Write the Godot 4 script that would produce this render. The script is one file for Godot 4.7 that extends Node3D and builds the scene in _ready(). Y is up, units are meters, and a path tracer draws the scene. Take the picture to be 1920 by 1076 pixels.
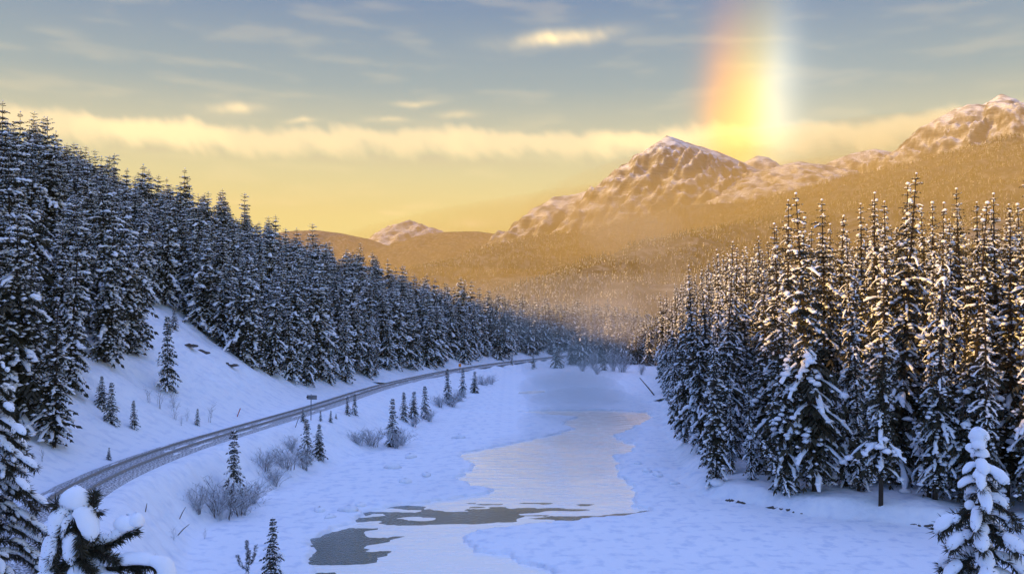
extends Node3D
# A frozen river valley at sunrise: railway curve on the left, spruce forest on both banks, mountains behind.
# World: camera near the origin looking along -Z. "d" below is the distance ahead, d = -z. River ice lies at y = 0.

# ---------------------------------------------------------------- tables: [d, value]
const TRACK_X := [[-60, 60], [0, 14.0], [25, -8.5], [38.6, -19.3], [48.8, -24.8], [59.6, -27.2], [73.6, -27.4], [87, -26.0], [109, -23.4], [150, -20.6], [200, -12.9], [246, -1.5], [281, 13], [330, 36], [400, 70], [500, 120]]
const TRACK_Y := [[-60, 4.2], [100, 4.0], [150, 3.4], [200, 2.7], [246, 2.0], [281, 1.8], [500, 1.6]]
const BANK_L := [[-60, 70], [0, 24.0], [30, -2.0], [45, -14.0], [55, -19.0], [65.6, -20.8], [85, -17.6], [107, -12.3], [140, -9.0], [171, -5.8], [205, -3.4], [246, 3.0], [281, 17.5], [330, 42], [400, 78], [500, 130]]
const BANK_R := [[-60, 120], [30, 70.0], [50, 47.0], [62.5, 34.4], [64.8, 28.2], [68.8, 21.4], [76.4, 15.4], [88.3, 16.0], [128, 21.0], [171, 27.5], [233, 38.0], [281, 56], [330, 88], [400, 130], [500, 190]]
const CREST := [[-60, 92], [40, 86], [80, 70], [115, 61], [160, 50], [200, 37], [235, 20], [265, 8], [300, 4], [340, 3], [400, 2], [500, 1]]
const OPEN_WATER := [[-14.0, 62.3], [-13.1, 60.5], [-12.9, 57.7], [-11.7, 55.1], [-11.2, 52.7], [-10.4, 49.2], [-10.0, 44.0], [4.0, 44.0], [2.9, 49.2], [2.1, 52.7], [1.7, 54.8], [-0.1, 57.2], [-2.2, 59.0], [-3.3, 61.1], [-3.1, 62.6], [-2.4, 64.3], [-0.1, 65.3], [3.2, 66.7], [7.5, 68.6], [9.6, 69.6], [11.1, 70.5], [9.6, 72.3], [10.3, 76.2], [10.7, 80.3], [10.2, 85.9], [10.6, 92.1], [10.9, 98.1], [13.4, 100.4], [14.1, 105.8], [12.7, 113.8], [15.9, 121.4], [21.0, 134.8], [20.9, 142.2], [14.0, 144.7], [2.5, 143.8], [1.2, 141.5], [9.4, 134.8], [7.0, 128.0], [8.2, 121.4], [5.6, 115.9], [1.2, 109.4], [-2.6, 104.1], [-5.4, 100.4], [-5.3, 96.6], [-3.6, 92.4], [-4.4, 88.3], [-5.1, 84.5], [-3.0, 80.8], [-1.4, 79.0], [-3.8, 76.2], [-8.9, 72.7], [-11.5, 70.2], [-11.7, 67.0], [-12.9, 64.0]]
const UPPER_WATER := [[2.4, 178.5], [3.4, 182.0], [4.6, 179.3], [4.1, 174.7], [3.0, 174.6]]
# far crests: [x, height, d]
const FLANK := [[1743, 601, 2500], [1406, 513, 2500], [1219, 469, 2600], [1076, 442, 2700], [951, 417, 2800], [883, 401, 2900], [748, 375, 2900], [544, 362, 2900], [394, 310, 2800], [190, 262, 2700], [61, 240, 2600], [-12, 211, 2500], [-112, 167, 2400], [-216, 139, 2300], [-273, 123, 2200], [-344, 101, 2100], [-480, 40, 1950]]
const SPUR := [[787, 255, 2100], [609, 232, 2000], [480, 209, 1950], [347, 178, 1850], [199, 123, 1700], [109, 86, 1550], [49, 49, 1400], [-20, 8, 1250]]
const SPUR_LOW := [[1300, 330, 1900], [950, 215, 1600], [640, 120, 1350], [380, 40, 1150], [250, 6, 1050]]
const PEAK_BIG := [[20, 330, 4400], [66, 400, 4450], [100, 447, 4480], [137, 503, 4500], [206, 600, 4500], [303, 613, 4520], [403, 635, 4480], [443, 671, 4500], [585, 719, 4500], [627, 769, 4510], [667, 824, 4500], [738, 874, 4490], [772, 906, 4500], [878, 880, 4540], [1033, 837, 4560], [1173, 777, 4560], [1242, 740, 4540], [1344, 661, 4500]]
const PEAK_KNOB := [[1240, 820, 5000], [1274, 856, 5000], [1309, 870, 5000], [1356, 897, 5000], [1412, 888, 5000], [1473, 844, 5000], [1560, 790, 5000]]
const SHOULDER := [[1209, 670, 4250], [1267, 723, 4300], [1360, 743, 4300], [1496, 730, 4320], [1640, 690, 4300]]
const PEAK_LOW := [[1767, 862, 5200], [1825, 892, 5200], [1953, 941, 5200], [2084, 968, 5200], [2196, 947, 5200], [2315, 898, 5200]]
const PEAK_RIGHT := [[1500, 590, 4150], [1575, 642, 4180], [1683, 706, 4200], [1813, 770, 4200], [1892, 822, 4200], [1995, 916, 4200], [2050, 967, 4220], [2128, 994, 4200], [2205, 987, 4180], [2278, 1043, 4200], [2362, 999, 4230], [2534, 901, 4200], [2707, 975, 4200], [2903, 876, 4200]]
const PEAK_FAR := [[-1300, 520, 7500], [-1186, 586, 7500], [-1125, 630, 7500], [-984, 700, 7500], [-896, 753, 7500], [-852, 801, 7500], [-773, 775, 7540], [-668, 736, 7560], [-545, 696, 7580], [-395, 630, 7600], [-250, 560, 7600]]
const HILL_FAR := [[-2300, 560, 6500], [-1828, 586, 6500], [-1599, 617, 6500], [-1401, 624, 6500], [-1219, 601, 6500], [-1081, 571, 6500], [-990, 529, 6500], [-876, 487, 6500]]
const HILL_MID := [[-900, 400, 5750], [-815, 436, 5800], [-680, 491, 5800], [-544, 531, 5800], [-408, 545, 5800], [-231, 548, 5800], [-68, 525, 5800], [14, 565, 5800], [109, 552, 5800], [272, 559, 5800], [420, 500, 5800]]
# the bare snow slope above the track: [x, d]
const CLEARING := [[-20, 40], [-33, 40], [-33.1, 62], [-33, 68], [-35, 73], [-38.2, 82], [-38.4, 91], [-38.5, 97], [-44, 108], [-46.5, 117], [-42.6, 118.5], [-38, 117], [-33.5, 117.5], [-29, 118], [-27.5, 124], [-20, 124]]

var lut := {}
var noise := FastNoiseLite.new()
var rough := FastNoiseLite.new()
var mats := {}
var taken := {}
var tree_kinds := {}

# ---------------------------------------------------------------- mesh collector
class Shape:
	var v := PackedVector3Array()
	var n := PackedVector3Array()
	var c := PackedColorArray()
	var i := PackedInt32Array()
	func tri(a: Vector3, b: Vector3, e: Vector3) -> void:
		var m := (e - a).cross(b - a).normalized()
		var k := v.size()
		v.append(a); v.append(b); v.append(e)
		n.append(m); n.append(m); n.append(m)
		i.append(k); i.append(k + 1); i.append(k + 2)
	func face(a: int, b: int, e: int) -> void:      # indices; turned so that the winding agrees with the normals
		if (v[e] - v[a]).cross(v[b] - v[a]).dot(n[a] + n[b] + n[e]) < 0.0:
			i.append(a); i.append(e); i.append(b)
		else:
			i.append(a); i.append(b); i.append(e)
	func point(p: Vector3, m: Vector3) -> int:
		v.append(p); n.append(m)
		return v.size() - 1
	func rings(path: Array, wide: Array, high: Array, m: int, under: float, up_hint := Vector3.UP) -> void:   # a rounded bolster along a path, flat underneath
		var first := v.size()
		var k := path.size()
		for a in k:
			var t: Vector3 = (path[mini(a + 1, k - 1)] - path[maxi(a - 1, 0)]).normalized()
			var side := t.cross(up_hint)
			side = side.normalized() if side.length() > 0.05 else Vector3.RIGHT
			var up := side.cross(t).normalized()
			for b in m:
				var ang := TAU * b / m
				var sn := sin(ang)
				var h: float = high[a] * (1.0 if sn > 0.0 else under)
				v.append(path[a] + side * (cos(ang) * wide[a]) + up * (sn * h))
				n.append((side * (cos(ang) / maxf(wide[a], 0.001)) + up * (sn / maxf(h, 0.001))).normalized())
		for a in k - 1:
			for b in m:
				var p := first + a * m + b
				var q := first + a * m + (b + 1) % m
				face(p, q, q + m)
				face(p, q + m, p + m)
		for e in [0, k - 1]:
			var o := point(path[e], (path[e] - path[1 if e == 0 else k - 2]).normalized())
			for b in m:
				face(first + e * m + b, first + e * m + (b + 1) % m, o)
	func lump(o: Vector3, r: Vector3) -> void:
		var k := v.size()
		for q in [Vector3.RIGHT, Vector3.LEFT, Vector3.UP, Vector3.DOWN, Vector3.BACK, Vector3.FORWARD]:
			v.append(o + q * r); n.append(q)
		for x in [k, k + 1]:
			for y in [k + 2, k + 3]:
				for z in [k + 4, k + 5]:
					face(x, y, z)
	func ball(o: Vector3, r: Vector3, cols: int, rows: int, rng: RandomNumberGenerator, uneven := 0.1) -> void:
		var first := v.size()
		var ph := rng.randf() * TAU
		for a in rows + 1:
			var el := PI * (a / float(rows) - 0.5)
			for b in cols:
				var az := TAU * b / cols
				var q := Vector3(cos(el) * cos(az), sin(el), cos(el) * sin(az))
				var s := 1.0 + uneven * (sin(az * 2.0 + ph + q.y * 3.0) + 0.6 * sin(az * 3.0 - ph * 2.0))
				var p := q * r * s
				if q.y < 0.0:
					p.y *= 0.6
				v.append(o + p); n.append((q / r).normalized())
		for a in rows:
			for b in cols:
				var p0 := first + a * cols + b
				var p1 := first + a * cols + (b + 1) % cols
				face(p0, p1, p1 + cols)
				face(p0, p1 + cols, p0 + cols)
	func spray(p: Vector3, dir: Vector3, l: float, w: float, up: Vector3) -> void:
		var s := dir.cross(up).normalized() * w
		var mid := p + dir * (l * 0.45)
		var k := v.size()
		var m := s.cross(dir).normalized()
		v.append(p); v.append(mid + s); v.append(p + dir * l - up * (l * 0.12)); v.append(mid - s)
		for q in 4:
			n.append(m)
		face(k, k + 1, k + 2)
		face(k, k + 2, k + 3)
	func tube(path: Array, radii: Array, m: int) -> void:
		var first := v.size()
		var k := path.size()
		for a in k:
			var t: Vector3 = (path[mini(a + 1, k - 1)] - path[maxi(a - 1, 0)]).normalized()
			var side := t.cross(Vector3(0.31, 0.2, 0.93)).normalized()
			var up := side.cross(t)
			for b in m:
				var q := side * cos(TAU * b / m) + up * sin(TAU * b / m)
				v.append(path[a] + q * radii[a]); n.append(q)
		for a in k - 1:
			for b in m:
				var p := first + a * m + b
				var q := first + a * m + (b + 1) % m
				face(p, q, q + m)
				face(p, q + m, p + m)
	func into(mesh: ArrayMesh, mat: Material) -> void:
		if v.is_empty():
			return
		var a := []
		a.resize(Mesh.ARRAY_MAX)
		a[Mesh.ARRAY_VERTEX] = v
		a[Mesh.ARRAY_NORMAL] = n
		if c.size() == v.size():
			a[Mesh.ARRAY_COLOR] = c
		a[Mesh.ARRAY_INDEX] = i
		mesh.add_surface_from_arrays(Mesh.PRIMITIVE_TRIANGLES, a)
		mesh.surface_set_material(mesh.get_surface_count() - 1, mat)
	func mesh(mat: Material) -> ArrayMesh:
		var m := ArrayMesh.new()
		into(m, mat)
		return m

# ---------------------------------------------------------------- helpers
func numbered(called: String) -> String:
	var k: int = taken.get(called, -1) + 1
	taken[called] = k
	return called if k == 0 else "%s_%03d" % [called, k]

func tag(o: Node3D, label := "", category := "", group := "", kind := "") -> Node3D:
	if label: o.set_meta("label", label)
	if category: o.set_meta("category", category)
	if group: o.set_meta("group", group)
	if kind: o.set_meta("kind", kind)
	return o

func part(called: String, mesh: Mesh, parent: Node3D) -> MeshInstance3D:
	var o := MeshInstance3D.new()
	o.name = called
	o.mesh = mesh
	parent.add_child(o, true)
	return o

func base(called: String, at: Vector3, turn := 0.0) -> Node3D:
	var o := Node3D.new()
	o.name = numbered(called)
	add_child(o, true)
	o.position = at
	o.rotation.y = turn
	return o

func single(called: String, mesh: Mesh, at := Vector3.ZERO) -> MeshInstance3D:
	var o := MeshInstance3D.new()
	o.name = numbered(called)
	o.mesh = mesh
	add_child(o, true)
	o.position = at
	return o

func lin(r: float, g: float, b: float) -> Color:
	return Color(r, g, b).linear_to_srgb()

func plain(called: String, col: Color, roughness: float, specular := 0.4) -> StandardMaterial3D:
	var m := StandardMaterial3D.new()
	m.resource_name = called
	m.albedo_color = col
	m.roughness = roughness
	m.metallic_specular = specular
	mats[called] = m
	return m

func noise_tex(freq: float, size: int, ramp: Array, normal := false, bump := 4.0, kind := FastNoiseLite.TYPE_SIMPLEX_SMOOTH, sd := 1) -> NoiseTexture2D:
	var t := NoiseTexture2D.new()
	var f := FastNoiseLite.new()
	f.noise_type = kind
	f.seed = sd
	f.frequency = freq
	f.fractal_octaves = 5
	t.noise = f
	t.width = size
	t.height = size
	t.seamless = true
	t.as_normal_map = normal
	t.bump_strength = bump
	if ramp:
		var g := Gradient.new()
		g.offsets = PackedFloat32Array(ramp.map(func(e): return e[0]))
		g.colors = PackedColorArray(ramp.map(func(e): return e[1]))
		t.color_ramp = g
	return t

func tabulate(called: String, rows: Array) -> void:   # smooth curve through the rows, one value per half metre from d = -60
	var out := PackedFloat32Array()
	var k := 0
	for s in 1121:
		var d := -60.0 + s * 0.5
		while k < rows.size() - 2 and d > rows[k + 1][0]:
			k += 1
		var a = rows[maxi(k - 1, 0)]
		var b = rows[k]
		var e = rows[k + 1]
		var f = rows[mini(k + 2, rows.size() - 1)]
		var w: float = e[0] - b[0]
		var t: float = (d - b[0]) / w
		var m0: float = (e[1] - a[1]) / maxf(e[0] - a[0], 0.01) * w
		var m1: float = (f[1] - b[1]) / maxf(f[0] - b[0], 0.01) * w
		out.append((2 * t * t * t - 3 * t * t + 1) * b[1] + (t * t * t - 2 * t * t + t) * m0 + (3 * t * t - 2 * t * t * t) * e[1] + (t * t * t - t * t) * m1)
	lut[called] = out

func at(called: String, d: float) -> float:
	var a: PackedFloat32Array = lut[called]
	var s := clampf((d + 60.0) * 2.0, 0.0, 1119.0)
	return lerpf(a[int(s)], a[int(s) + 1], s - int(s))

func sd_poly(p: Vector2, poly: PackedVector2Array) -> float:   # negative inside
	var best := 1e9
	var inside := false
	var j := poly.size() - 1
	for i in poly.size():
		var a := poly[i]
		var b := poly[j]
		var e := b - a
		var w := p - a
		best = minf(best, (w - e * clampf(w.dot(e) / e.length_squared(), 0.0, 1.0)).length_squared())
		if (a.y > p.y) != (b.y > p.y) and p.x < (b.x - a.x) * (p.y - a.y) / (b.y - a.y) + a.x:
			inside = not inside
		j = i
	return sqrt(best) * (-1.0 if inside else 1.0)

func flat2(rows: Array) -> PackedVector2Array:
	return PackedVector2Array(rows.map(func(e): return Vector2(e[0], e[1])))

var water_a: PackedVector2Array
var water_b: PackedVector2Array
var clearing: PackedVector2Array

func hill_side(x: float, d: float) -> float:   # metres left of the track's centre line, square to it
	var s := (at("track_x", d + 1.0) - at("track_x", d - 1.0)) * 0.5
	return (at("track_x", d) - x) / sqrt(1.0 + s * s)

func height(x: float, d: float) -> float:
	var y: float
	var st := hill_side(x, d)
	var yt := at("track_y", d)
	var xb := at("bank_l", d)
	var xr := at("bank_r", d)
	if st > -2.6:
		y = yt - 0.1
		if st > 3.2:
			var cr := at("crest", d) * (1.0 + 0.12 * noise.get_noise_2d(x * 0.7, d * 0.7))
			var u := st - 3.2
			y += cr * (1.0 - exp(-0.70 * maxf(u - 1.2 * (1.0 - exp(-u * 0.5)), 0.0) / cr))
			var fall := smoothstep(1.0, 8.0, u)
			y += fall * (0.5 * noise.get_noise_2d(d * 10.0 + x * 2.5, st * 0.9) + 0.9 * noise.get_noise_2d(x * 1.6, d * 1.6))
		elif st > 2.2:
			y -= 0.15 * smoothstep(2.2, 2.7, st) * (1.0 - smoothstep(2.7, 3.2, st))
	elif x < xb:
		var t := clampf((-st - 2.6) / maxf((xb - at("track_x", d)) * 0.93 - 2.6, 0.5), 0.0, 1.0)
		var shape := lerpf(t, t * t * (3.0 - 2.0 * t), 0.6)
		y = lerpf(yt - 0.1, 0.2, shape) + sin(PI * t) * (0.5 * noise.get_noise_2d(x * 2.0, d * 2.0) + 0.34 * noise.get_noise_2d(d * 8.0 + x * 3.0, x * 1.5))
	elif x < xr:
		y = 0.12 + 0.16 * noise.get_noise_2d(x * 1.7, d * 2.6) + 0.05 * absf(noise.get_noise_2d(x * 1.6 + 90.0, d * 7.0))
		var e := minf(x - xb, 5.0) / 5.0
		y += (1.0 - e) * (1.0 - e) * 0.12
		y += 0.22 * smoothstep(0.46, 0.62, rough.get_noise_2d(x * 0.55, d * 1.5)) * smoothstep(8.0, 3.0, minf(x - xb, xr - x) - 3.0)
		if d < 200.0:
			var p := Vector2(x, d)
			var sd := minf(sd_poly(p, water_a), sd_poly(p, water_b) if d > 160.0 else 99.0)
			if sd < 3.0:
				sd += 0.7 * rough.get_noise_2d(x * 3.0, d * 3.0) + 0.35 * rough.get_noise_2d(x * 9.0, d * 9.0)
				y = lerpf(-0.9, lerpf(0.02, y, smoothstep(0.0, 2.6, sd)), smoothstep(-0.45, 0.12, sd))
	else:
		var u := x - xr
		var lumps := 0.5 + 0.5 * rough.get_noise_2d(x * 1.4, d * 1.4)
		y = 0.12 + (0.9 + 0.5 * lumps) * smoothstep(0.0, 2.2, u + 0.9 * rough.get_noise_2d(x * 2.0 + 40.0, d * 2.0)) + 0.5 * noise.get_noise_2d(x * 2.2, d * 2.2) * smoothstep(1.0, 5.0, u)
	var r := sqrt(x * x + d * d)
	if r < 40.0:
		y = maxf(y, 13.2 - 0.42 * maxf(r - 3.0, 0.0))
	return y

func ground(x: float, d: float) -> Vector3:
	return Vector3(x, height(x, d), -d)

func field(x0: float, x1: float, d0: float, d1: float, step: float, hole := Rect2(), skirt := false) -> Shape:
	var s := Shape.new()
	var nx := int(round((x1 - x0) / step)) + 1
	var nd := int(round((d1 - d0) / step)) + 1
	var ys := PackedFloat32Array()
	ys.resize(nx * nd)
	for b in nd:
		for a in nx:
			ys[b * nx + a] = height(x0 + a * step, d0 + b * step)
	for b in nd:
		for a in nx:
			var y := ys[b * nx + a]
			var gx := (ys[b * nx + mini(a + 1, nx - 1)] - ys[b * nx + maxi(a - 1, 0)]) / (step * (mini(a + 1, nx - 1) - maxi(a - 1, 0)))
			var gd := (ys[mini(b + 1, nd - 1) * nx + a] - ys[maxi(b - 1, 0) * nx + a]) / (step * (mini(b + 1, nd - 1) - maxi(b - 1, 0)))
			var edge := skirt and (a == 0 or b == 0 or a == nx - 1 or b == nd - 1)
			s.v.append(Vector3(x0 + a * step, y - (0.25 if edge else 0.0), -(d0 + b * step)))
			s.n.append(Vector3(-gx, 1.0, gd).normalized())
	for b in nd - 1:
		for a in nx - 1:
			if hole.has_area() and hole.has_point(Vector2(x0 + (a + 0.5) * step, d0 + (b + 0.5) * step)):
				continue
			var k := b * nx + a
			s.face(k, k + 1, k + nx + 1)
			s.face(k, k + nx + 1, k + nx)
	return s

# ---------------------------------------------------------------- far land: crests with slopes falling away on both sides
func crest_height(p: Vector2, line: Array, k: float) -> Vector2:   # height, distance from the crest
	var best := Vector2(-1e9, 0.0)
	for i in line.size() - 1:
		var a := Vector2(line[i][0], line[i][2])
		var e := Vector2(line[i + 1][0], line[i + 1][2]) - a
		var t := clampf((p - a).dot(e) / e.length_squared(), 0.0, 1.0)
		var away := (p - a - e * t).length()
		var h: float = lerpf(line[i][1], line[i + 1][1], t) - k * away
		if h > best.x:
			best = Vector2(h, away)
	return best

func far_land(lines: Array, x0: float, x1: float, d0: float, d1: float, step: float, floor_y: float, uneven: float, grain: float, rock: bool) -> Shape:
	var s := Shape.new()
	var nx := int((x1 - x0) / step) + 1
	var nd := int((d1 - d0) / step) + 1
	for b in nd:
		for a in nx:
			s.v.append(Vector3(x0 + a * step, far_height(lines, x0 + a * step, d0 + b * step, floor_y, uneven, grain), -(d0 + b * step)))
			s.n.append(Vector3.UP)
	for b in nd:
		for a in nx:
			var l := s.v[b * nx + maxi(a - 1, 0)]
			var r := s.v[b * nx + mini(a + 1, nx - 1)]
			var f := s.v[maxi(b - 1, 0) * nx + a]
			var g := s.v[mini(b + 1, nd - 1) * nx + a]
			var m := (r - l).cross(g - f).normalized()
			s.n[b * nx + a] = m if m.y > 0.0 else -m
	if rock:
		for q in s.v.size():
			var p := s.v[q]
			# beds of bare rock between snowed ledges; snow holds where the ground is less steep
			var bed := 0.8 * sin((p.y + 0.22 * p.x) * 0.07 + 6.0 * noise.get_noise_2d(p.x * 0.06, p.z * 0.06)) + 0.7 * rough.get_noise_2d(p.x * 0.05, (p.y + 0.22 * p.x) * 0.7)
			var steep := 1.0 - s.n[q].y
			var bare := clampf((steep - 0.14) * 3.0 + 0.45 * bed + 0.35 * rough.get_noise_3d(p.x * 0.2, p.y * 0.2, p.z * 0.2), 0.0, 1.0)
			s.c.append(Color(lerpf(0.78, 0.17, bare), lerpf(0.82, 0.17, bare), lerpf(0.87, 0.17, bare)))
	for b in nd - 1:
		for a in nx - 1:
			var k := b * nx + a
			s.face(k, k + 1, k + nx + 1)
			s.face(k, k + nx + 1, k + nx)
	return s

func far_height(lines: Array, x: float, d: float, floor_y: float, uneven: float, grain: float) -> float:
	var p := Vector2(x, d)
	var best := Vector2(-1e9, 0.0)
	for l in lines:
		var h := crest_height(p, l[0], l[1])
		if h.x > best.x:
			best = h
	var y := best.x
	var open := smoothstep(0.0, uneven * 4.0, best.y)
	if uneven > 39.0:   # ribs and couloirs run down from the crest
		y += uneven * open * (0.5 - 2.2 * absf(rough.get_noise_2d(x * grain * 0.9 + 0.6 * best.y * grain, best.y * grain * 0.35)))
	y += uneven * (open * 1.0 + 0.06) * (absf(rough.get_noise_2d(x * grain, d * grain)) * (-1.6 if uneven < 39.0 else -0.5) + 0.5 + 0.3 * rough.get_noise_2d(x * grain * 3.7, d * grain * 3.7))
	if uneven > 29.0:   # ledges along the tilted beds
		y += open * 3.0 * sin((y + 0.22 * x) * 0.07 + 5.0 * noise.get_noise_2d(x * 0.06, d * 0.06))
	if y < floor_y + 20.0:   # ease into the valley floor
		y = floor_y + 20.0 * exp((y - floor_y - 20.0) / 20.0) - 0.3
	return y

# ---------------------------------------------------------------- trees
func conifer(sd: int, h: float, r: float, whorls: int, per: int, snow: float, fine: int, droop: float, knobs: int, t0 := 0.05, taper := 0.72) -> Dictionary:
	var g := RandomNumberGenerator.new()
	g.seed = sd
	var trunk := Shape.new()
	var leaf := Shape.new()
	var white := Shape.new()
	var bend := Vector3(g.randf_range(-0.02, 0.02), 0, g.randf_range(-0.02, 0.02)) * h
	var spine := func(t: float) -> Vector3: return Vector3(0, t * h, 0) + bend * t * t
	trunk.tube([spine.call(0.0) - Vector3(0, 0.6, 0), spine.call(0.3), spine.call(0.7), spine.call(1.0)], [0.010 * h, 0.008 * h, 0.0045 * h, 0.001 * h], 6)
	var lopside := g.randf() * TAU
	for w in whorls:
		var t := t0 + (0.985 - t0) * (w + g.randf()) / whorls
		var reach := r * (pow(1.0 - t, taper) * (0.62 + 0.38 * smoothstep(0.0, 0.22, t)) + 0.10) * g.randf_range(0.6, 1.22)
		var o: Vector3 = spine.call(t)
		var turn := g.randf() * TAU
		var n := per if t < 0.9 else maxi(per - 2, 3)
		for b in n:
			var az := turn + TAU * b / n + g.randf_range(-0.35, 0.35)
			var out := Vector3(cos(az), 0, sin(az))
			var lat := Vector3(-out.z, 0, out.x)
			var l := reach * g.randf_range(0.55, 1.15) * (1.0 + 0.12 * cos(az - lopside))
			var tilt := lerpf(-0.12, 0.75, t * t) + g.randf_range(-0.1, 0.12)
			var dr := droop * g.randf_range(0.6, 1.3)
			var pt := func(s: float) -> Vector3: return o + out * (l * s) + Vector3.UP * (l * (tilt * s - dr * s * s))
			var steps := 5 if l > 0.7 else 3
			for k in steps:
				var s := 0.04 + 0.9 * (k + g.randf() * 0.6) / steps
				var p: Vector3 = pt.call(s)
				var tan: Vector3 = (pt.call(s + 0.08) - p).normalized()
				var sl := maxf(l * 0.42 * (1.15 - 0.6 * s), 0.16)
				for sg in [-1.0, 1.0]:
					var dir: Vector3 = (tan * 0.65 + lat * (0.85 * sg) + Vector3.DOWN * g.randf_range(0.05, 0.5)).normalized()
					leaf.spray(p, dir, sl * g.randf_range(0.75, 1.2), sl * 0.17, Vector3.UP)
				leaf.spray(p, (tan * 0.6 + Vector3.DOWN * 0.8 + lat * g.randf_range(-0.4, 0.4)).normalized(), sl * 0.75, sl * 0.16, lat)
			var tip: Vector3 = (pt.call(1.0) - pt.call(0.85)).normalized()
			leaf.spray(pt.call(0.8), tip, maxf(l * 0.34, 0.14), maxf(l * 0.07, 0.03), lat)
			leaf.spray(pt.call(0.8), tip, maxf(l * 0.3, 0.12), maxf(l * 0.07, 0.03), Vector3.UP)
			if g.randf() < snow * (1.0 - 0.55 * t):
				var wd := clampf(l * g.randf_range(0.12, 0.22), 0.07, 0.36)
				var f := g.randf_range(0.3, 0.6)
				if g.randf() < 0.6:   # a sagging roll of snow along the bough
					var path := []
					var ws := []
					var hs := []
					var s0 := g.randf_range(0.1, 0.45)
					for k in 5:
						var fat := (0.4 + 0.6 * sin(PI * (k + 0.4) / 4.8)) * g.randf_range(0.6, 1.25)
						path.append(pt.call(lerpf(s0, 1.03, k / 4.0)) + Vector3.UP * wd * 0.2 + lat * g.randf_range(-0.4, 0.4) * wd)
						ws.append(wd * 0.72 * fat)
						hs.append(wd * 0.5 * fat)
					white.rings(path, ws, hs, 6, 0.5)
					f = g.randf_range(0.7, 1.0)
				for k in g.randi_range(1, 3):
					var q := wd * g.randf_range(0.55, 1.1)
					white.ball(pt.call(f) + lat * g.randf_range(-0.7, 0.7) * wd + Vector3.UP * q * 0.25, Vector3(q * g.randf_range(0.85, 1.3), q * g.randf_range(0.55, 0.85), q * g.randf_range(0.85, 1.3)), 6, 4, g, 0.14)
					f += g.randf_range(0.9, 1.4) * wd / l
					if f > 1.05:
						break
			for k in fine:
				if g.randf() < 0.62:
					var s := g.randf_range(0.3, 1.02)
					var q := clampf(l * g.randf_range(0.05, 0.12), 0.04, 0.17)
					white.lump(pt.call(s) + lat * (g.randf_range(-0.34, 0.34) * l * (1.1 - 0.6 * s)) + Vector3(0, g.randf_range(-0.10, 0.05) * l, 0), Vector3(q * g.randf_range(0.9, 1.7), q * 0.6, q * g.randf_range(0.9, 1.7)))
	for k in knobs:
		var t := 1.0 - 0.30 * pow(k / float(maxi(knobs, 1)), 1.2)
		var q := h * g.randf_range(0.005, 0.0105) * (0.75 + 1.6 * (1.0 - t))
		var az := g.randf() * TAU
		white.ball(spine.call(t) + Vector3(cos(az), 0, sin(az)) * (q * 0.9 + r * 0.5 * (1.0 - t)) * (0.0 if k == 0 else 1.0), Vector3(q, q * 0.85, q), 8, 5, g)
	var all := ArrayMesh.new()
	trunk.into(all, mats.bark)
	leaf.into(all, mats.needles)
	white.into(all, mats.tree_snow)
	return {"trunk": trunk.mesh(mats.bark), "crown": leaf.mesh(mats.needles), "snow": white.mesh(mats.tree_snow), "all": all, "h": h}

func plant_tree(kind: Dictionary, called: String, pos: Vector3, tall: float, turn: float, label: String, group := "", lean := Vector3.ZERO, fat := 1.0) -> Node3D:
	var o := base(called, pos, turn)
	var k: float = tall / kind.h
	o.scale = Vector3(k * fat, k, k * fat)
	if lean != Vector3.ZERO:
		o.rotation = Vector3(lean.x, turn, lean.z)
	part("trunk", kind.trunk, o)
	var c := part("crown", kind.crown, o)
	part("snow_clumps", kind.snow, c)
	tag(o, label, "tree", group)
	return o

func far_tree(sd: int) -> ArrayMesh:
	var g := RandomNumberGenerator.new()
	g.seed = sd
	var leaf := Shape.new()
	var white := Shape.new()
	var h := 15.0
	for tier in 5:
		var y0 := h * (0.06 + 0.18 * tier)
		var y1 := y0 + h * (0.34 if tier < 4 else 0.22)
		var r := h * 0.135 * (1.0 - 0.17 * tier) * g.randf_range(0.85, 1.15)
		for b in 6:
			var a0 := TAU * (b + g.randf_range(-0.2, 0.2)) / 6.0
			var a1 := TAU * (b + 1 + g.randf_range(-0.2, 0.2)) / 6.0
			var p := Vector3(cos(a0) * r, y0 - g.randf() * 0.6, sin(a0) * r)
			var q := Vector3(cos(a1) * r, y0 - g.randf() * 0.6, sin(a1) * r)
			(white if g.randf() < 0.2 else leaf).tri(Vector3(0, y1, 0), p, q)
	var m := ArrayMesh.new()
	leaf.into(m, mats.needles)
	white.into(m, mats.tree_snow)
	return m

func scatter(called: String, mesh: Mesh, places: Array, parent: Node3D) -> void:
	var mm := MultiMesh.new()
	mm.transform_format = MultiMesh.TRANSFORM_3D
	mm.mesh = mesh
	mm.instance_count = places.size()
	for k in places.size():
		mm.set_instance_transform(k, places[k])
	var o := MultiMeshInstance3D.new()
	o.name = called
	o.multimesh = mm
	parent.add_child(o, true)

func seen_at(p: Vector3) -> Vector2:   # where a point stands in the view, for choosing which trees become individuals
	return Vector2(p.x / -p.z, (p.y - 15.0) / -p.z)

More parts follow.
